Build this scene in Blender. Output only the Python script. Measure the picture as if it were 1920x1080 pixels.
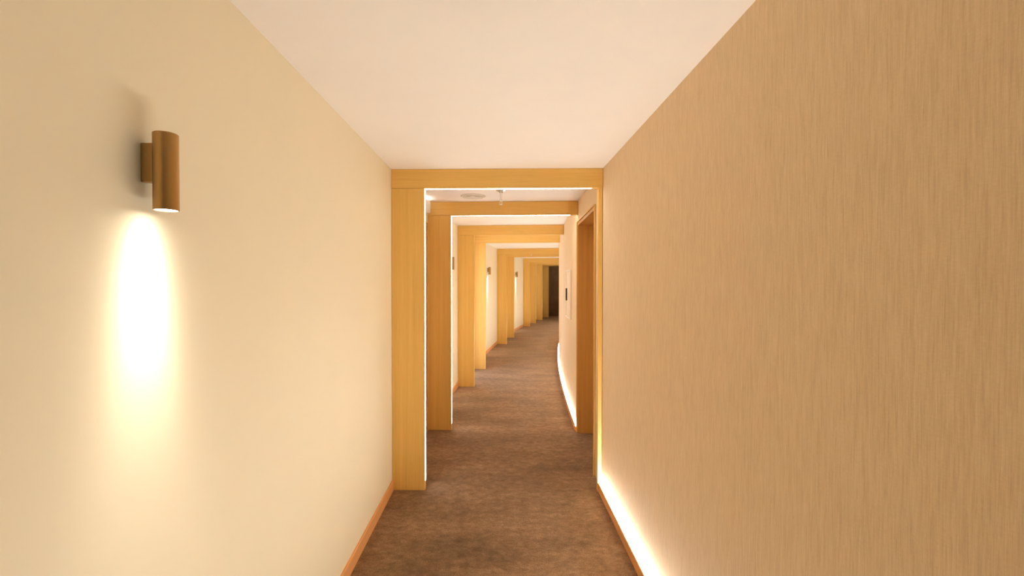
import bpy, bmesh, math
from mathutils import Vector, Matrix

S = bpy.context.scene
for o in list(bpy.data.objects):
    bpy.data.objects.remove(o)

# ------------------------------------------------------------------ camera
EYE = 1.62
cam_data = bpy.data.cameras.new('camera')
cam = bpy.data.objects.new('camera', cam_data)
S.collection.objects.link(cam)
cam_data.lens = 16.0
cam_data.sensor_width = 36.0
cam_data.shift_x = 0.0125
cam_data.clip_start = 0.02
cam.location = (0, 0, EYE)
cam.rotation_euler = (math.radians(90 - 0.74), 0, 0)
S.camera = cam

# ------------------------------------------------------------------ world, exposure
world = bpy.data.worlds.new('world')
S.world = world
world.use_nodes = True
world.node_tree.nodes['Background'].inputs[0].default_value = (1.0, 0.86, 0.68, 1)
world.node_tree.nodes['Background'].inputs[1].default_value = 0.1
S.view_settings.view_transform = 'Standard'
S.view_settings.look = 'None'
S.view_settings.gamma = 1.0
S.view_settings.use_curve_mapping = False
S.view_settings.exposure = 1.02
S.cycles.max_bounces = 16
S.cycles.diffuse_bounces = 10
S.cycles.sample_clamp_indirect = 6.0
S.cycles.caustics_reflective = False
S.cycles.caustics_refractive = False

LED_COL = (1.0, 0.965, 0.90)
LED_FAR = 62.0          # the same channel beyond the doorway
LED_BASE = 86.0        # light channel in the skirting of the right wall
FILL_BACK = 6.0         # fill strips added behind every second beam to brighten the far corridor
LED_PORTAL = 9.0      # strips lining the wooden portals
SCONCE_W = 62.0
SCONCE_COL = (1.0, 0.93, 0.80)
DAYLIGHT = 1.5

# ------------------------------------------------------------------ plan of the corridor
XL = -0.834            # left wall
W = 1.628              # width
CEIL = 2.492
T0 = 3.525             # first portal; the corridor starts to bend here
BEAM_Z = 2.343
POST_W = 0.256


def left_curve(t):
    if t <= T0:
        return XL, 0.0
    u = t - T0
    return XL + 0.0267 * u + u * u / 126.6, math.atan(0.0267 + u / 63.3)


def P(off, t, z=0.0):
    x, th = left_curve(t)
    return Vector((x + off * math.cos(th), t - off * math.sin(th), z))


# ------------------------------------------------------------------ materials
def new_mat(name):
    m = bpy.data.materials.new(name)
    m.use_nodes = True
    nt = m.node_tree
    return m, nt, nt.nodes['Principled BSDF']


def coords(nt, scale, kind='Object'):
    tc = nt.nodes.new('ShaderNodeTexCoord')
    mp = nt.nodes.new('ShaderNodeMapping')
    mp.inputs['Scale'].default_value = scale
    nt.links.new(tc.outputs[kind], mp.inputs['Vector'])
    return mp.outputs['Vector']


def noise(nt, vec, scale, detail=3, rough=0.55, distort=0.0):
    n = nt.nodes.new('ShaderNodeTexNoise')
    n.inputs['Scale'].default_value = scale
    n.inputs['Detail'].default_value = detail
    n.inputs['Roughness'].default_value = rough
    n.inputs['Distortion'].default_value = distort
    nt.links.new(vec, n.inputs['Vector'])
    return n.outputs['Fac']


def ramp(nt, fac, stops):
    r = nt.nodes.new('ShaderNodeValToRGB')
    els = r.color_ramp.elements
    while len(els) < len(stops):
        els.new(0.5)
    for e, (p, c) in zip(els, stops):
        e.position = p
        e.color = (*c, 1)
    nt.links.new(fac, r.inputs['Fac'])
    return r.outputs['Color']


def mixc(nt, a, b, fac=0.5, mode='MIX'):
    m = nt.nodes.new('ShaderNodeMix')
    m.data_type = 'RGBA'
    m.blend_type = mode
    m.inputs[0].default_value = fac
    nt.links.new(a, m.inputs[6])
    nt.links.new(b, m.inputs[7])
    return m.outputs[2]


def bump(nt, bsdf, h, strength, dist):
    b = nt.nodes.new('ShaderNodeBump')
    b.inputs['Strength'].default_value = strength
    b.inputs['Distance'].default_value = dist
    nt.links.new(h, b.inputs['Height'])
    nt.links.new(b.outputs['Normal'], bsdf.inputs['Normal'])


def wood(name, grain, dark, light, rough=0.42):
    """straight-grained veneer; grain = axis the fibres run along"""
    m, nt, b = new_mat(name)
    sc = [1.0, 1.0, 1.0]
    sc['xyz'.index(grain)] = 0.018
    v = coords(nt, tuple(sc))
    fine = noise(nt, v, 190, 3, 0.6)
    wide = noise(nt, v, 22, 3, 0.5, 0.3)
    mid = tuple((a + c) / 2 for a, c in zip(dark, light))
    c1 = ramp(nt, fine, [(0.30, dark), (0.52, mid), (0.72, light)])
    c2 = ramp(nt, wide, [(0.30, dark), (0.5, mid), (0.70, light)])
    nt.links.new(mixc(nt, c1, c2, 0.5), b.inputs['Base Color'])
    b.inputs['Roughness'].default_value = rough
    b.inputs['Specular IOR Level'].default_value = 0.35
    bump(nt, b, fine, 0.06, 0.001)
    return m


OAK_D, OAK_L = (0.68, 0.42, 0.10), (0.86, 0.57, 0.175)
M_POST = wood('oak_upright', 'z', OAK_D, OAK_L)
M_BEAM = wood('oak_across', 'x', OAK_D, OAK_L)
M_JAMB = wood('oak_jamb', 'z', (0.54, 0.29, 0.075), (0.72, 0.42, 0.125))
M_SKIRT = wood('skirting_wood', 'y', (0.70, 0.33, 0.115), (0.80, 0.43, 0.165), 0.45)
M_DOOR = wood('door_veneer', 'z', (0.66, 0.44, 0.22), (0.80, 0.56, 0.30), 0.5)


def paint(name, col, rough=0.75, fleck=0.02):
    m, nt, b = new_mat(name)
    v = coords(nt, (1, 1, 1))
    n = noise(nt, v, 3.0, 3)
    lo = tuple(c * (1 - fleck) for c in col)
    nt.links.new(ramp(nt, n, [(0.3, lo), (0.7, col)]), b.inputs['Base Color'])
    b.inputs['Roughness'].default_value = rough
    b.inputs['Specular IOR Level'].default_value = 0.25
    bump(nt, b, noise(nt, v, 350, 2), 0.04, 0.001)
    return m


M_LEFT = paint('cream_paint', (0.855, 0.79, 0.60), 0.6)
M_CEIL = paint('ceiling_paint', (0.86, 0.83, 0.79), 0.85)
M_WHITE = paint('white_plastic', (0.88, 0.87, 0.84), 0.4)
M_PANEL = paint('cream_panel', (0.86, 0.72, 0.52), 0.5)
M_GREY = paint('vent_enamel', (0.74, 0.71, 0.62), 0.5)
M_DARK = paint('dark_metal', (0.05, 0.035, 0.025), 0.5)
M_GAP = paint('shadow_gap', (0.09, 0.04, 0.015), 0.8)

# right wall: woven wallpaper with vertical threads
M_WEAVE, nt, b = new_mat('woven_wallpaper')
th = noise(nt, coords(nt, (1, 1, 0.05)), 230, 4, 0.7)
slub = noise(nt, coords(nt, (1, 1, 0.10)), 60, 3, 0.6)
weft = noise(nt, coords(nt, (1, 0.25, 1)), 320, 2, 0.5)
c1 = ramp(nt, th, [(0.28, (0.65, 0.49, 0.30)), (0.50, (0.81, 0.64, 0.42)), (0.74, (0.90, 0.745, 0.53))])
c2 = ramp(nt, slub, [(0.30, (0.77, 0.60, 0.395)), (0.70, (0.85, 0.68, 0.465))])
c3 = ramp(nt, weft, [(0.30, (0.93, 0.925, 0.92)), (0.70, (1, 1, 1))])
cc = mixc(nt, mixc(nt, c1, c2, 0.35), c3, 0.7, 'MULTIPLY')
nt.links.new(cc, b.inputs['Base Color'])
b.inputs['Roughness'].default_value = 0.8
b.inputs['Specular IOR Level'].default_value = 0.2
bump(nt, b, th, 0.35, 0.0018)

# carpet
M_CARPET, nt, b = new_mat('brown_carpet')
fine = noise(nt, coords(nt, (1, 1, 1)), 170, 4, 0.75)
mott = noise(nt, coords(nt, (0.85, 1.15, 1)), 17, 7, 0.78, 0.25)
big = noise(nt, coords(nt, (0.5, 1.2, 1)), 2.6, 3, 0.5)
c1 = ramp(nt, mott, [(0.30, (0.145, 0.080, 0.040)), (0.50, (0.26, 0.158, 0.088)), (0.70, (0.41, 0.265, 0.158))])
c2 = ramp(nt, big, [(0.32, (0.70, 0.68, 0.66)), (0.66, (1.2, 1.2, 1.2))])
c3 = ramp(nt, fine, [(0.30, (0.30, 0.28, 0.25)), (0.52, (1, 1, 1)), (0.72, (1.6, 1.56, 1.5))])
cc = mixc(nt, mixc(nt, c1, c2, 1.0, 'MULTIPLY'), c3, 0.9, 'MULTIPLY')
nt.links.new(cc, b.inputs['Base Color'])
b.inputs['Roughness'].default_value = 0.95
b.inputs['Specular IOR Level'].default_value = 0.1
b.inputs['Sheen Weight'].default_value = 0.25
b.inputs['Sheen Tint'].default_value = (1, 0.85, 0.7, 1)
bump(nt, b, fine, 0.7, 0.006)

# dark fabric on the end wall
M_END = paint('dark_end_panel', (0.22, 0.125, 0.055), 0.7, 0.3)

# brushed bronze
M_BRONZE, nt, b = new_mat('brushed_bronze')
n = noise(nt, coords(nt, (1, 1, 1)), 900, 2)
nt.links.new(ramp(nt, n, [(0.3, (0.47, 0.30, 0.12)), (0.7, (0.52, 0.34, 0.14))]), b.inputs['Base Color'])
b.inputs['Metallic'].default_value = 1.0
b.inputs['Roughness'].default_value = 0.36

M_CHROME, nt, b = new_mat('chrome')
b.inputs['Base Color'].default_value = (0.72, 0.76, 0.74, 1)
b.inputs['Metallic'].default_value = 0.9
b.inputs['Roughness'].default_value = 0.2


def emit(name, col, strength):
    m, nt, b = new_mat(name)
    b.inputs['Base Color'].default_value = (0.9, 0.9, 0.88, 1)
    b.inputs['Emission Color'].default_value = (*col, 1)
    b.inputs['Emission Strength'].default_value = strength
    return m


M_LED = emit('led_channel', LED_COL, LED_BASE)
M_LEDF = emit('led_channel_far', LED_COL, LED_FAR)
M_LEDP = emit('led_portal', LED_COL, LED_PORTAL)
M_FILL = emit('added_fill', LED_COL, FILL_BACK)
M_LENS = emit('lamp_lens', SCONCE_COL, 14.0)
M_SKY = emit('daylit_glass', (0.62, 0.76, 1.0), DAYLIGHT)


# ------------------------------------------------------------------ mesh helpers
def link(name, bm, mat, parent=None, smooth=False):
    bmesh.ops.recalc_face_normals(bm, faces=bm.faces)
    me = bpy.data.meshes.new(name)
    bm.to_mesh(me)
    bm.free()
    me.materials.append(mat)
    if smooth:
        for p in me.polygons:
            p.use_smooth = True
        me.set_sharp_from_angle(angle=math.radians(40))
    o = bpy.data.objects.new(name, me)
    S.collection.objects.link(o)
    if parent:
        o.parent = parent
    return o


def empty(name, loc=(0, 0, 0), rz=0.0):
    o = bpy.data.objects.new(name, None)
    o.empty_display_size = 0.1
    o.location = loc
    o.rotation_euler = (0, 0, rz)
    S.collection.objects.link(o)
    return o


def tag(o, label=None, cat=None, group=None, kind=None):
    if label:
        o['label'] = label
    if cat:
        o['category'] = cat
    if group:
        o['group'] = group
    if kind:
        o['kind'] = kind
    return o


def box(bm, x0, x1, y0, y1, z0, z1, bev=0.0):
    vs = [bm.verts.new((x, y, z)) for z in (z0, z1) for y in (y0, y1) for x in (x0, x1)]
    fs = [(0, 2, 3, 1), (4, 5, 7, 6), (0, 1, 5, 4), (2, 6, 7, 3), (0, 4, 6, 2), (1, 3, 7, 5)]
    new = [bm.faces.new([vs[i] for i in f]) for f in fs]
    if bev:
        es = list({e for f in new for e in f.edges})
        bmesh.ops.bevel(bm, geom=es, offset=bev, segments=2, affect='EDGES', profile=0.5)
    return bm


def B(*a, **k):
    return box(bmesh.new(), *a, **k)


def sweep(bm, sec, t0, t1, step=0.35):
    """closed section [(offset from the left wall, z)] carried along the corridor"""
    ts = []
    n = max(1, int(math.ceil((t1 - t0) / step)))
    ts = [t0 + (t1 - t0) * i / n for i in range(n + 1)]
    rings = [[bm.verts.new(P(o, t, z)) for o, z in sec] for t in ts]
    m = len(sec)
    for a, c in zip(rings, rings[1:]):
        for i in range(m):
            j = (i + 1) % m
            bm.faces.new((a[i], a[j], c[j], c[i]))
    bm.faces.new(rings[0])
    bm.faces.new(list(reversed(rings[-1])))
    return bm


def rect(o0, o1, z0, z1):
    return [(o0, z0), (o1, z0), (o1, z1), (o0, z1)]


def lathe(bm, prof, n=40, cx=0, cy=0):
    """profile [(r, z)] turned around a vertical axis"""
    rings = []
    for r, z in prof:
        if r < 1e-6:
            rings.append([bm.verts.new((cx, cy, z))])
        else:
            rings.append([bm.verts.new((cx + r * math.cos(2 * math.pi * k / n), cy + r * math.sin(2 * math.pi * k / n), z)) for k in range(n)])
    for a, c in zip(rings, rings[1:]):
        for k in range(n):
            j = (k + 1) % n
            if len(a) == 1 and len(c) > 1:
                bm.faces.new((a[0], c[j], c[k]))
            elif len(c) == 1 and len(a) > 1:
                bm.faces.new((a[k], a[j], c[0]))
            elif len(a) > 1:
                bm.faces.new((a[k], a[j], c[j], c[k]))
    return bm


def copy_tree(o, parent=None):
    c = o.copy()
    S.collection.objects.link(c)
    c.parent = parent
    for ch in list(o.children):
        copy_tree(ch, c)
    return c


# ------------------------------------------------------------------ portals along the corridor
TP = [3.525, 4.97, 7.05, 8.48, 11.91, 13.29, 16.65, 17.95, 19.46, 20.9]
T_END = 22.0
T_BACK = -8.0

# ------------------------------------------------------------------ setting
DO0, DO1, DOZ, REC = 3.86, 4.955, 2.255, 0.255      # doorway between portal one and two
WI0, WI1, WIZ = 7.25, 8.33, 2.2                      # daylit opening between portal three and four

bm = bmesh.new()
sweep(bm, rect(-0.5, W + 0.5, -0.08, 0.0), T_BACK, T_END)
tag(link('floor', bm, M_CARPET), kind='structure')

bm = bmesh.new()
sweep(bm, rect(-0.1, W + 0.1, CEIL, CEIL + 0.08), T_BACK, T_END)
tag(link('ceiling', bm, M_CEIL), kind='structure')

bm = bmesh.new()
sweep(bm, rect(-0.1, 0, 0, CEIL), T_BACK, DO0)
sweep(bm, rect(-0.1, 0, DOZ, CEIL), DO0, DO1)
sweep(bm, rect(-0.1, 0, 0, CEIL), DO1, WI0)
sweep(bm, rect(-0.1, 0, WIZ, CEIL), WI0, WI1)
sweep(bm, rect(-0.1, 0, 0, CEIL), WI1, T_END)
tag(link('wall_left', bm, M_LEFT), kind='structure')

bm = bmesh.new()
sweep(bm, rect(W, W + 0.1, 0, CEIL), T_BACK, DO0)
sweep(bm, rect(W, W + 0.1, DOZ, CEIL), DO0, DO1)
sweep(bm, rect(W, W + 0.1, 0, CEIL), DO1, T_END)
tag(link('wall_right', bm, M_WEAVE), kind='structure')

xe, the = left_curve(T_END)
e = link('wall_end', B(-0.1, W + 0.1, 0, 0.1, 0, CEIL + 0.08), M_END)
e.location = (xe, T_END, 0)
e.rotation_euler = (0, 0, -the)
tag(e, kind='structure')
tag(link('wall_back', B(XL - 0.1, XL + W + 0.1, T_BACK - 0.1, T_BACK, 0, CEIL + 0.08), M_LEFT), kind='structure')

# skirting boards
SK = [(0, 0), (0.012, 0), (0.012, 0.076), (0.009, 0.081), (0, 0.081)]
bm = bmesh.new()
for a, c in ((T_BACK, TP[0]), (TP[1] + 0.05, TP[2]), (TP[3] + 0.05, TP[4]), (TP[5] + 0.05, TP[6]), (TP[7] + 0.05, TP[8])):
    sweep(bm, SK, a, c)
tag(link('baseboard_left', bm, M_SKIRT), kind='structure')

RUNS = ((0.4, TP[0] - 0.002), (TP[1] + 0.055, 19.3))
bm = bmesh.new()
for a, c in RUNS:
    # lip in front, floor of the channel behind it
    sweep(bm, [(W - 0.028, 0), (W, 0), (W, 0.050), (W - 0.022, 0.050), (W - 0.022, 0.0655), (W - 0.028, 0.0655)], a, c)
bb = tag(link('baseboard_right', bm, M_SKIRT), kind='structure')
for (a, c), lm in zip(RUNS, (M_LED, M_LEDF)):
    bm = bmesh.new()
    sweep(bm, [(W - 0.0215, 0.0503), (W - 0.0015, 0.0503), (W - 0.0015, 0.072), (W - 0.0215, 0.064)], a + 0.01, c - 0.02)
    link('light_strip', bm, lm, bb)['label'] = 'glowing strip in the top of the skirting'


# doorways between the first two portals
def doorway(name, side):
    s = 1 if side == 'right' else -1
    tm = (DO0 + DO1) / 2
    base = P(W if s > 0 else 0, tm)
    th = left_curve(tm)[1]
    r = empty(name, base, -th)
    h = (DO1 - DO0) / 2
    X = lambda a, c: (min(s * a, s * c), max(s * a, s * c))
    fr = bmesh.new()
    box(fr, *X(-0.004, REC), h - 0.03, h + 0.0, 0, DOZ)          # far jamb
    box(fr, *X(-0.004, REC), -h, -h + 0.03, 0, DOZ)              # near jamb
    f = link('door_frame', fr, M_JAMB, r)
    so = link('head_jamb', B(*X(-0.004, REC), -h + 0.03, h - 0.03, DOZ - 0.03, DOZ), M_JAMB, r)
    cs = bmesh.new()                                             # thin casing round the opening
    box(cs, *X(-0.014, -0.0), h + 0.002, h + 0.014, 0, DOZ + 0.012, bev=0.001)
    box(cs, *X(-0.014, -0.0), -h - 0.014, -h - 0.002, 0, DOZ + 0.012, bev=0.001)
    box(cs, *X(-0.014, -0.0), -h - 0.002, h + 0.002, DOZ + 0.002, DOZ + 0.014, bev=0.001)
    link('casing', cs, M_POST, r)
    gp = bmesh.new()                                             # dark joint between frame and leaf
    box(gp, *X(REC - 0.012, REC - 0.001), h - 0.036, h - 0.030, 0, DOZ - 0.03)
    box(gp, *X(REC - 0.012, REC - 0.001), -h + 0.03, -h + 0.036, 0, DOZ - 0.03)
    link('door_seal', gp, M_GAP, r)
    lf = link('door_leaf', B(*X(REC - 0.01, REC + 0.04), -h + 0.036, h - 0.036, 0.006, DOZ - 0.034, bev=0.002), M_DOOR, r)
    hb = bmesh.new()
    box(hb, *X(REC - 0.018, REC - 0.01), h - 0.12, h - 0.08, 0.98, 1.12, bev=0.002)
    box(hb, *X(REC - 0.055, REC - 0.018), h - 0.108, h - 0.092, 1.042, 1.058, bev=0.002)
    box(hb, *X(REC - 0.065, REC - 0.05), h - 0.22, h - 0.092, 1.041, 1.059, bev=0.003)
    link('door_handle', hb, M_BRONZE, lf)
    # shell that closes the recess behind the leaf
    bk = bmesh.new()
    box(bk, *X(REC + 0.04, REC + 0.06), -h - 0.05, h + 0.05, 0, DOZ + 0.05)
    box(bk, *X(0.1, REC + 0.04), h, h + 0.05, 0, DOZ + 0.05)
    box(bk, *X(0.1, REC + 0.04), -h - 0.05, -h, 0, DOZ + 0.05)
    box(bk, *X(0.1, REC + 0.04), -h, h, DOZ, DOZ + 0.05)
    link('lining', bk, M_GAP, r)
    tag(r, kind='structure')
    return r


doorway('door_1', 'right')
doorway('door_2', 'left')

# daylit opening on the left between the third and fourth portal
tm = (WI0 + WI1) / 2
r = empty('window_1', P(0, tm), -left_curve(tm)[1])
h = (WI1 - WI0) / 2
wf = bmesh.new()
box(wf, -0.16, 0.004, h - 0.04, h + 0.02, 0.0, WIZ)
box(wf, -0.16, 0.004, -h - 0.02, -h + 0.04, 0.0, WIZ)
box(wf, -0.16, 0.004, -h + 0.04, h - 0.04, WIZ - 0.04, WIZ + 0.01)
box(wf, -0.16, 0.004, -h + 0.04, h - 0.04, 0.0, 0.04)
link('window_frame', wf, M_POST, r)
link('window_pane', B(-0.14, -0.13, -h + 0.04, h - 0.04, 0.04, WIZ - 0.04), M_SKY, r)
tag(r, kind='structure')


# ------------------------------------------------------------------ wooden portals
def portal(t, label, led, trim=False, th=None, back=True):
    x, a = left_curve(t)
    if th is not None:
        a = th
    r = empty('wooden_portal', (x, t, 0), -a)
    D = 0.05
    link('post', B(0.002, POST_W, 0, D, 0.0, BEAM_Z - 0.0015, bev=0.0012), M_POST, r)
    link('beam', B(0.002, W - 0.002, 0, D, BEAM_Z, CEIL - 0.001, bev=0.0012), M_BEAM, r)
    if led:
        bm = bmesh.new()
        box(bm, POST_W - 0.001, POST_W + 0.001, 0.015, D - 0.008, 0.068, BEAM_Z - 0.006)
        box(bm, POST_W + 0.001, W - 0.085, 0.015, D - 0.008, BEAM_Z - 0.0013, BEAM_Z + 0.001)
        link('light_strip', bm, M_LEDP, r)['label'] = 'glowing strip along the inner edge'
    if back:
        bm = bmesh.new()                     # invented fill light, out of view on the far face of the beam
        box(bm, POST_W + 0.02, W - 0.03, D, D + 0.012, BEAM_Z + 0.03, BEAM_Z + 0.06)
        link('added_fill_strip', bm, M_FILL, r)
    if trim:
        link('side_trim', B(W - 0.034, W - 0.003, 0.004, D - 0.002, 0.0, BEAM_Z - 0.001, bev=0.0012), M_POST, r)
    tag(r, label, 'portal', 'oak portals spanning the corridor')
    return r


ord_ = [
    'large oak portal nearest the viewer, glowing strip inside its post and beam',
    'oak portal with a glowing strip on the far side of the doorway',
    'oak portal without a strip, first beyond the two glowing ones',
    'oak portal close behind the first unlit one, in front of the nearest small sconce',
    'oak portal just past the nearest of the small sconces',
    'oak portal between the two small far sconces, nearer the farther one',
    'small oak portal just past the farthest sconce',
    'fourth oak portal counted back from the dark end wall',
    'small oak portal second from the dark end wall',
    'farthest and smallest oak portal, right before the dark end wall',
]
ord_[7] = 'small oak portal third from the dark end wall'
for i, t in enumerate(TP):
    portal(t, ord_[i], led=(i < 2), trim=(i == 0), back=(i % 2 == 1), th=math.radians(1.2) if i == 0 else None)


# ------------------------------------------------------------------ sconces
def make_sconce():
    r = empty('wall_sconce')
    R, zc = 0.026, 0.0525
    # origin: on the wall at the middle of the mount; x away from the wall
    z0, z1 = -0.112, 0.067
    bm = bmesh.new()
    lathe(bm, [(0, z1), (R - 0.0015, z1), (R, z1 - 0.0015), (R, z0), (R - 0.0025, z0), (R - 0.0025, z0 + 0.012), (0, z0 + 0.012)], 56, zc, 0)
    link('tube', bm, M_BRONZE, r, smooth=True)
    link('wall_mount', B(0.0, zc - R + 0.004, -0.009, 0.009, -0.047, 0.044, bev=0.002), M_BRONZE, r)
    bm = bmesh.new()
    lathe(bm, [(0, z0 + 0.008), (R - 0.0032, z0 + 0.008), (R - 0.0032, z0 + 0.0025), (R * 0.6, z0 + 0.0012), (0, z0 + 0.0008)], 48, zc, 0)
    link('lamp_lens', bm, M_LENS, r, smooth=True)['label'] = 'glowing lens in the foot of the tube'
    L = bpy.data.lights.new('beam_light', 'SPOT')
    L.energy = SCONCE_W
    L.color = SCONCE_COL
    L.spot_size = math.radians(160)
    L.spot_blend = 0.3
    L.shadow_soft_size = 0.010
    L.use_nodes = True                       # photometry of the reflector: intensity against angle off axis
    nt = L.node_tree
    em = next(n for n in nt.nodes if n.type == 'EMISSION')
    tc = nt.nodes.new('ShaderNodeTexCoord')
    sx = nt.nodes.new('ShaderNodeSeparateXYZ')
    nt.links.new(tc.outputs['Normal'], sx.inputs[0])

    def M(op, a, b_=None):
        n = nt.nodes.new('ShaderNodeMath')
        n.operation = op
        for i, v in enumerate((a, b_)):
            if v is None:
                continue
            if isinstance(v, (int, float)):
                n.inputs[i].default_value = v
            else:
                nt.links.new(v, n.inputs[i])
        return n.outputs[0]
    c = M('MAXIMUM', M('ABSOLUTE', sx.outputs['Z']), 0.02)
    tan = M('DIVIDE', M('SQRT', M('MAXIMUM', M('SUBTRACT', 1.0, M('MULTIPLY', c, c)), 0.0)), c)
    I = M('DIVIDE', 1.0, M('ADD', 1.7, M('POWER', M('DIVIDE', tan, 0.23), 3.0)))
    nt.links.new(I, em.inputs['Strength'])
    lo = bpy.data.objects.new('beam_light', L)
    S.collection.objects.link(lo)
    lo.parent = r
    lo.location = (zc, 0, z0 - 0.001)
    return r


sc0 = make_sconce()
SC = [(1.070, 'bronze tube sconce on the near left wall, large, with a bright beam below'),
      (6.30, 'bronze tube sconce mostly hidden by the post of the second glowing portal'),
      (10.45, 'small bronze tube sconce, the nearer of the two in the distance'),
      (15.15, 'tiny bronze tube sconce farthest down the left wall')]
for i, (t, lab) in enumerate(SC):
    o = sc0 if i == 0 else copy_tree(sc0)
    o.location = P(0.0005, t, 1.9)
    o.rotation_euler = (0, 0, -left_curve(t)[1])
    tag(o, lab, 'wall lamp', 'tube sconces on the left wall')


# ------------------------------------------------------------------ ceiling fittings
vent = empty('ceiling_vent', P(0.530, 4.64, CEIL))
bm = bmesh.new()
lathe(bm, [(0.098, 0), (0.126, 0), (0.126, -0.004), (0.118, -0.012), (0.104, -0.013), (0.098, -0.006)], 64)
link('rim', bm, M_GREY, vent, smooth=True)
bm = bmesh.new()
for r0, r1 in ((0.078, 0.092), (0.056, 0.070), (0.034, 0.048)):
    lathe(bm, [(r0, 0), (r1, -0.001), (r1 + 0.002, -0.010), (r0 + 0.002, -0.008)], 56)
link('diffuser_ring', bm, M_GREY, vent, smooth=True)
bm = bmesh.new()
lathe(bm, [(0, 0), (0.024, 0), (0.026, -0.008), (0, -0.013)], 48)
link('centre_disc', bm, M_WHITE, vent, smooth=True)
tag(vent, 'round air vent set in the ceiling behind the first portal beam', 'vent')


def make_sprinkler():
    r = empty('fire_sprinkler')
    bm = bmesh.new()
    lathe(bm, [(0, 0), (0.048, 0), (0.046, -0.006), (0.022, -0.014), (0.018, -0.022), (0, -0.022)], 40)
    link('ceiling_cup', bm, M_CHROME, r, smooth=True)
    bm = bmesh.new()
    lathe(bm, [(0, -0.02), (0.010, -0.02), (0.010, -0.088), (0.015, -0.090), (0.015, -0.104), (0, -0.106)], 24)
    link('pipe', bm, M_WHITE, r, smooth=True)
    bm = bmesh.new()
    for s in (-1, 1):
        for k in range(6):
            a0, a1 = k / 6, (k + 1) / 6
            w = lambda u: 0.006 + 0.009 * math.sin(math.pi * u)
            z = lambda u: -0.104 - 0.030 * u
            vs = [bm.verts.new((s * w(u) + dx, dy, z(u))) for u in (a0, a1) for dx in (-0.002, 0.002) for dy in (-0.003, 0.003)]
            for f in ((0, 1, 3, 2), (4, 6, 7, 5), (0, 4, 5, 1), (2, 3, 7, 6), (0, 2, 6, 4), (1, 5, 7, 3)):
                bm.faces.new([vs[i] for i in f])
    lathe(bm, [(0, -0.105), (0.0025, -0.105), (0.0025, -0.134), (0, -0.134)], 12)
    lathe(bm, [(0, -0.133), (0.007, -0.133), (0.016, -0.136), (0.016, -0.138), (0, -0.140)], 24)
    link('sprinkler_head', bm, M_WHITE, r, smooth=True)
    return r


sp = make_sprinkler()
for i, (t, lab) in enumerate(((4.36, 'chrome and white sprinkler hanging from the ceiling behind the first portal beam'),
                              (12.7, 'tiny sprinkler hanging far down the corridor, a bright dot before a beam'))):
    o = sp if i == 0 else copy_tree(sp)
    o.location = P(W / 2 + 0.01, t, CEIL)
    tag(o, lab, 'sprinkler', 'ceiling sprinklers')

# white emergency lamp high on the left wall of the doorway bay
r = empty('emergency_lamp', P(0.0, 4.72, 2.41), -left_curve(4.72)[1])
link('housing', B(0.0, 0.056, -0.13, 0.13, -0.058, 0.06, bev=0.006), M_WHITE, r)
link('side_cap', B(0.002, 0.052, 0.13, 0.142, -0.056, 0.04, bev=0.003), M_DARK, r)['label'] = 'dark end cap'
link('lamp_lens', B(0.012, 0.046, -0.11, 0.11, 0.058, 0.063), emit('lamp_glow', (1, 0.97, 0.95), 6.0), r)
tag(r, 'white box lamp high on the left wall above the doorway, mostly behind the first post', 'lamp')

# pale service panel on the right wall past the doorway
t = 5.95
r = empty('wall_panel', P(W, t, 1.47), -left_curve(t)[1])
link('door_panel', B(-0.018, 0.0, -0.29, 0.29, -0.31, 0.31, bev=0.003), M_PANEL, r)
bm = bmesh.new()
box(bm, -0.026, -0.018, -0.29, -0.265, -0.31, 0.31, bev=0.002)
box(bm, -0.026, -0.018, 0.265, 0.29, -0.31, 0.31, bev=0.002)
box(bm, -0.026, -0.018, -0.265, 0.265, 0.285, 0.31, bev=0.002)
box(bm, -0.026, -0.018, -0.265, 0.265, -0.31, -0.285, bev=0.002)
link('rim', bm, M_WHITE, r)
link('handle', B(-0.038, -0.018, 0.12, 0.14, -0.09, 0.07, bev=0.002), M_DARK, r)['label'] = 'dark pull handle'
tag(r, 'pale rectangular panel with a dark handle on the right wall past the doorway', 'panel')
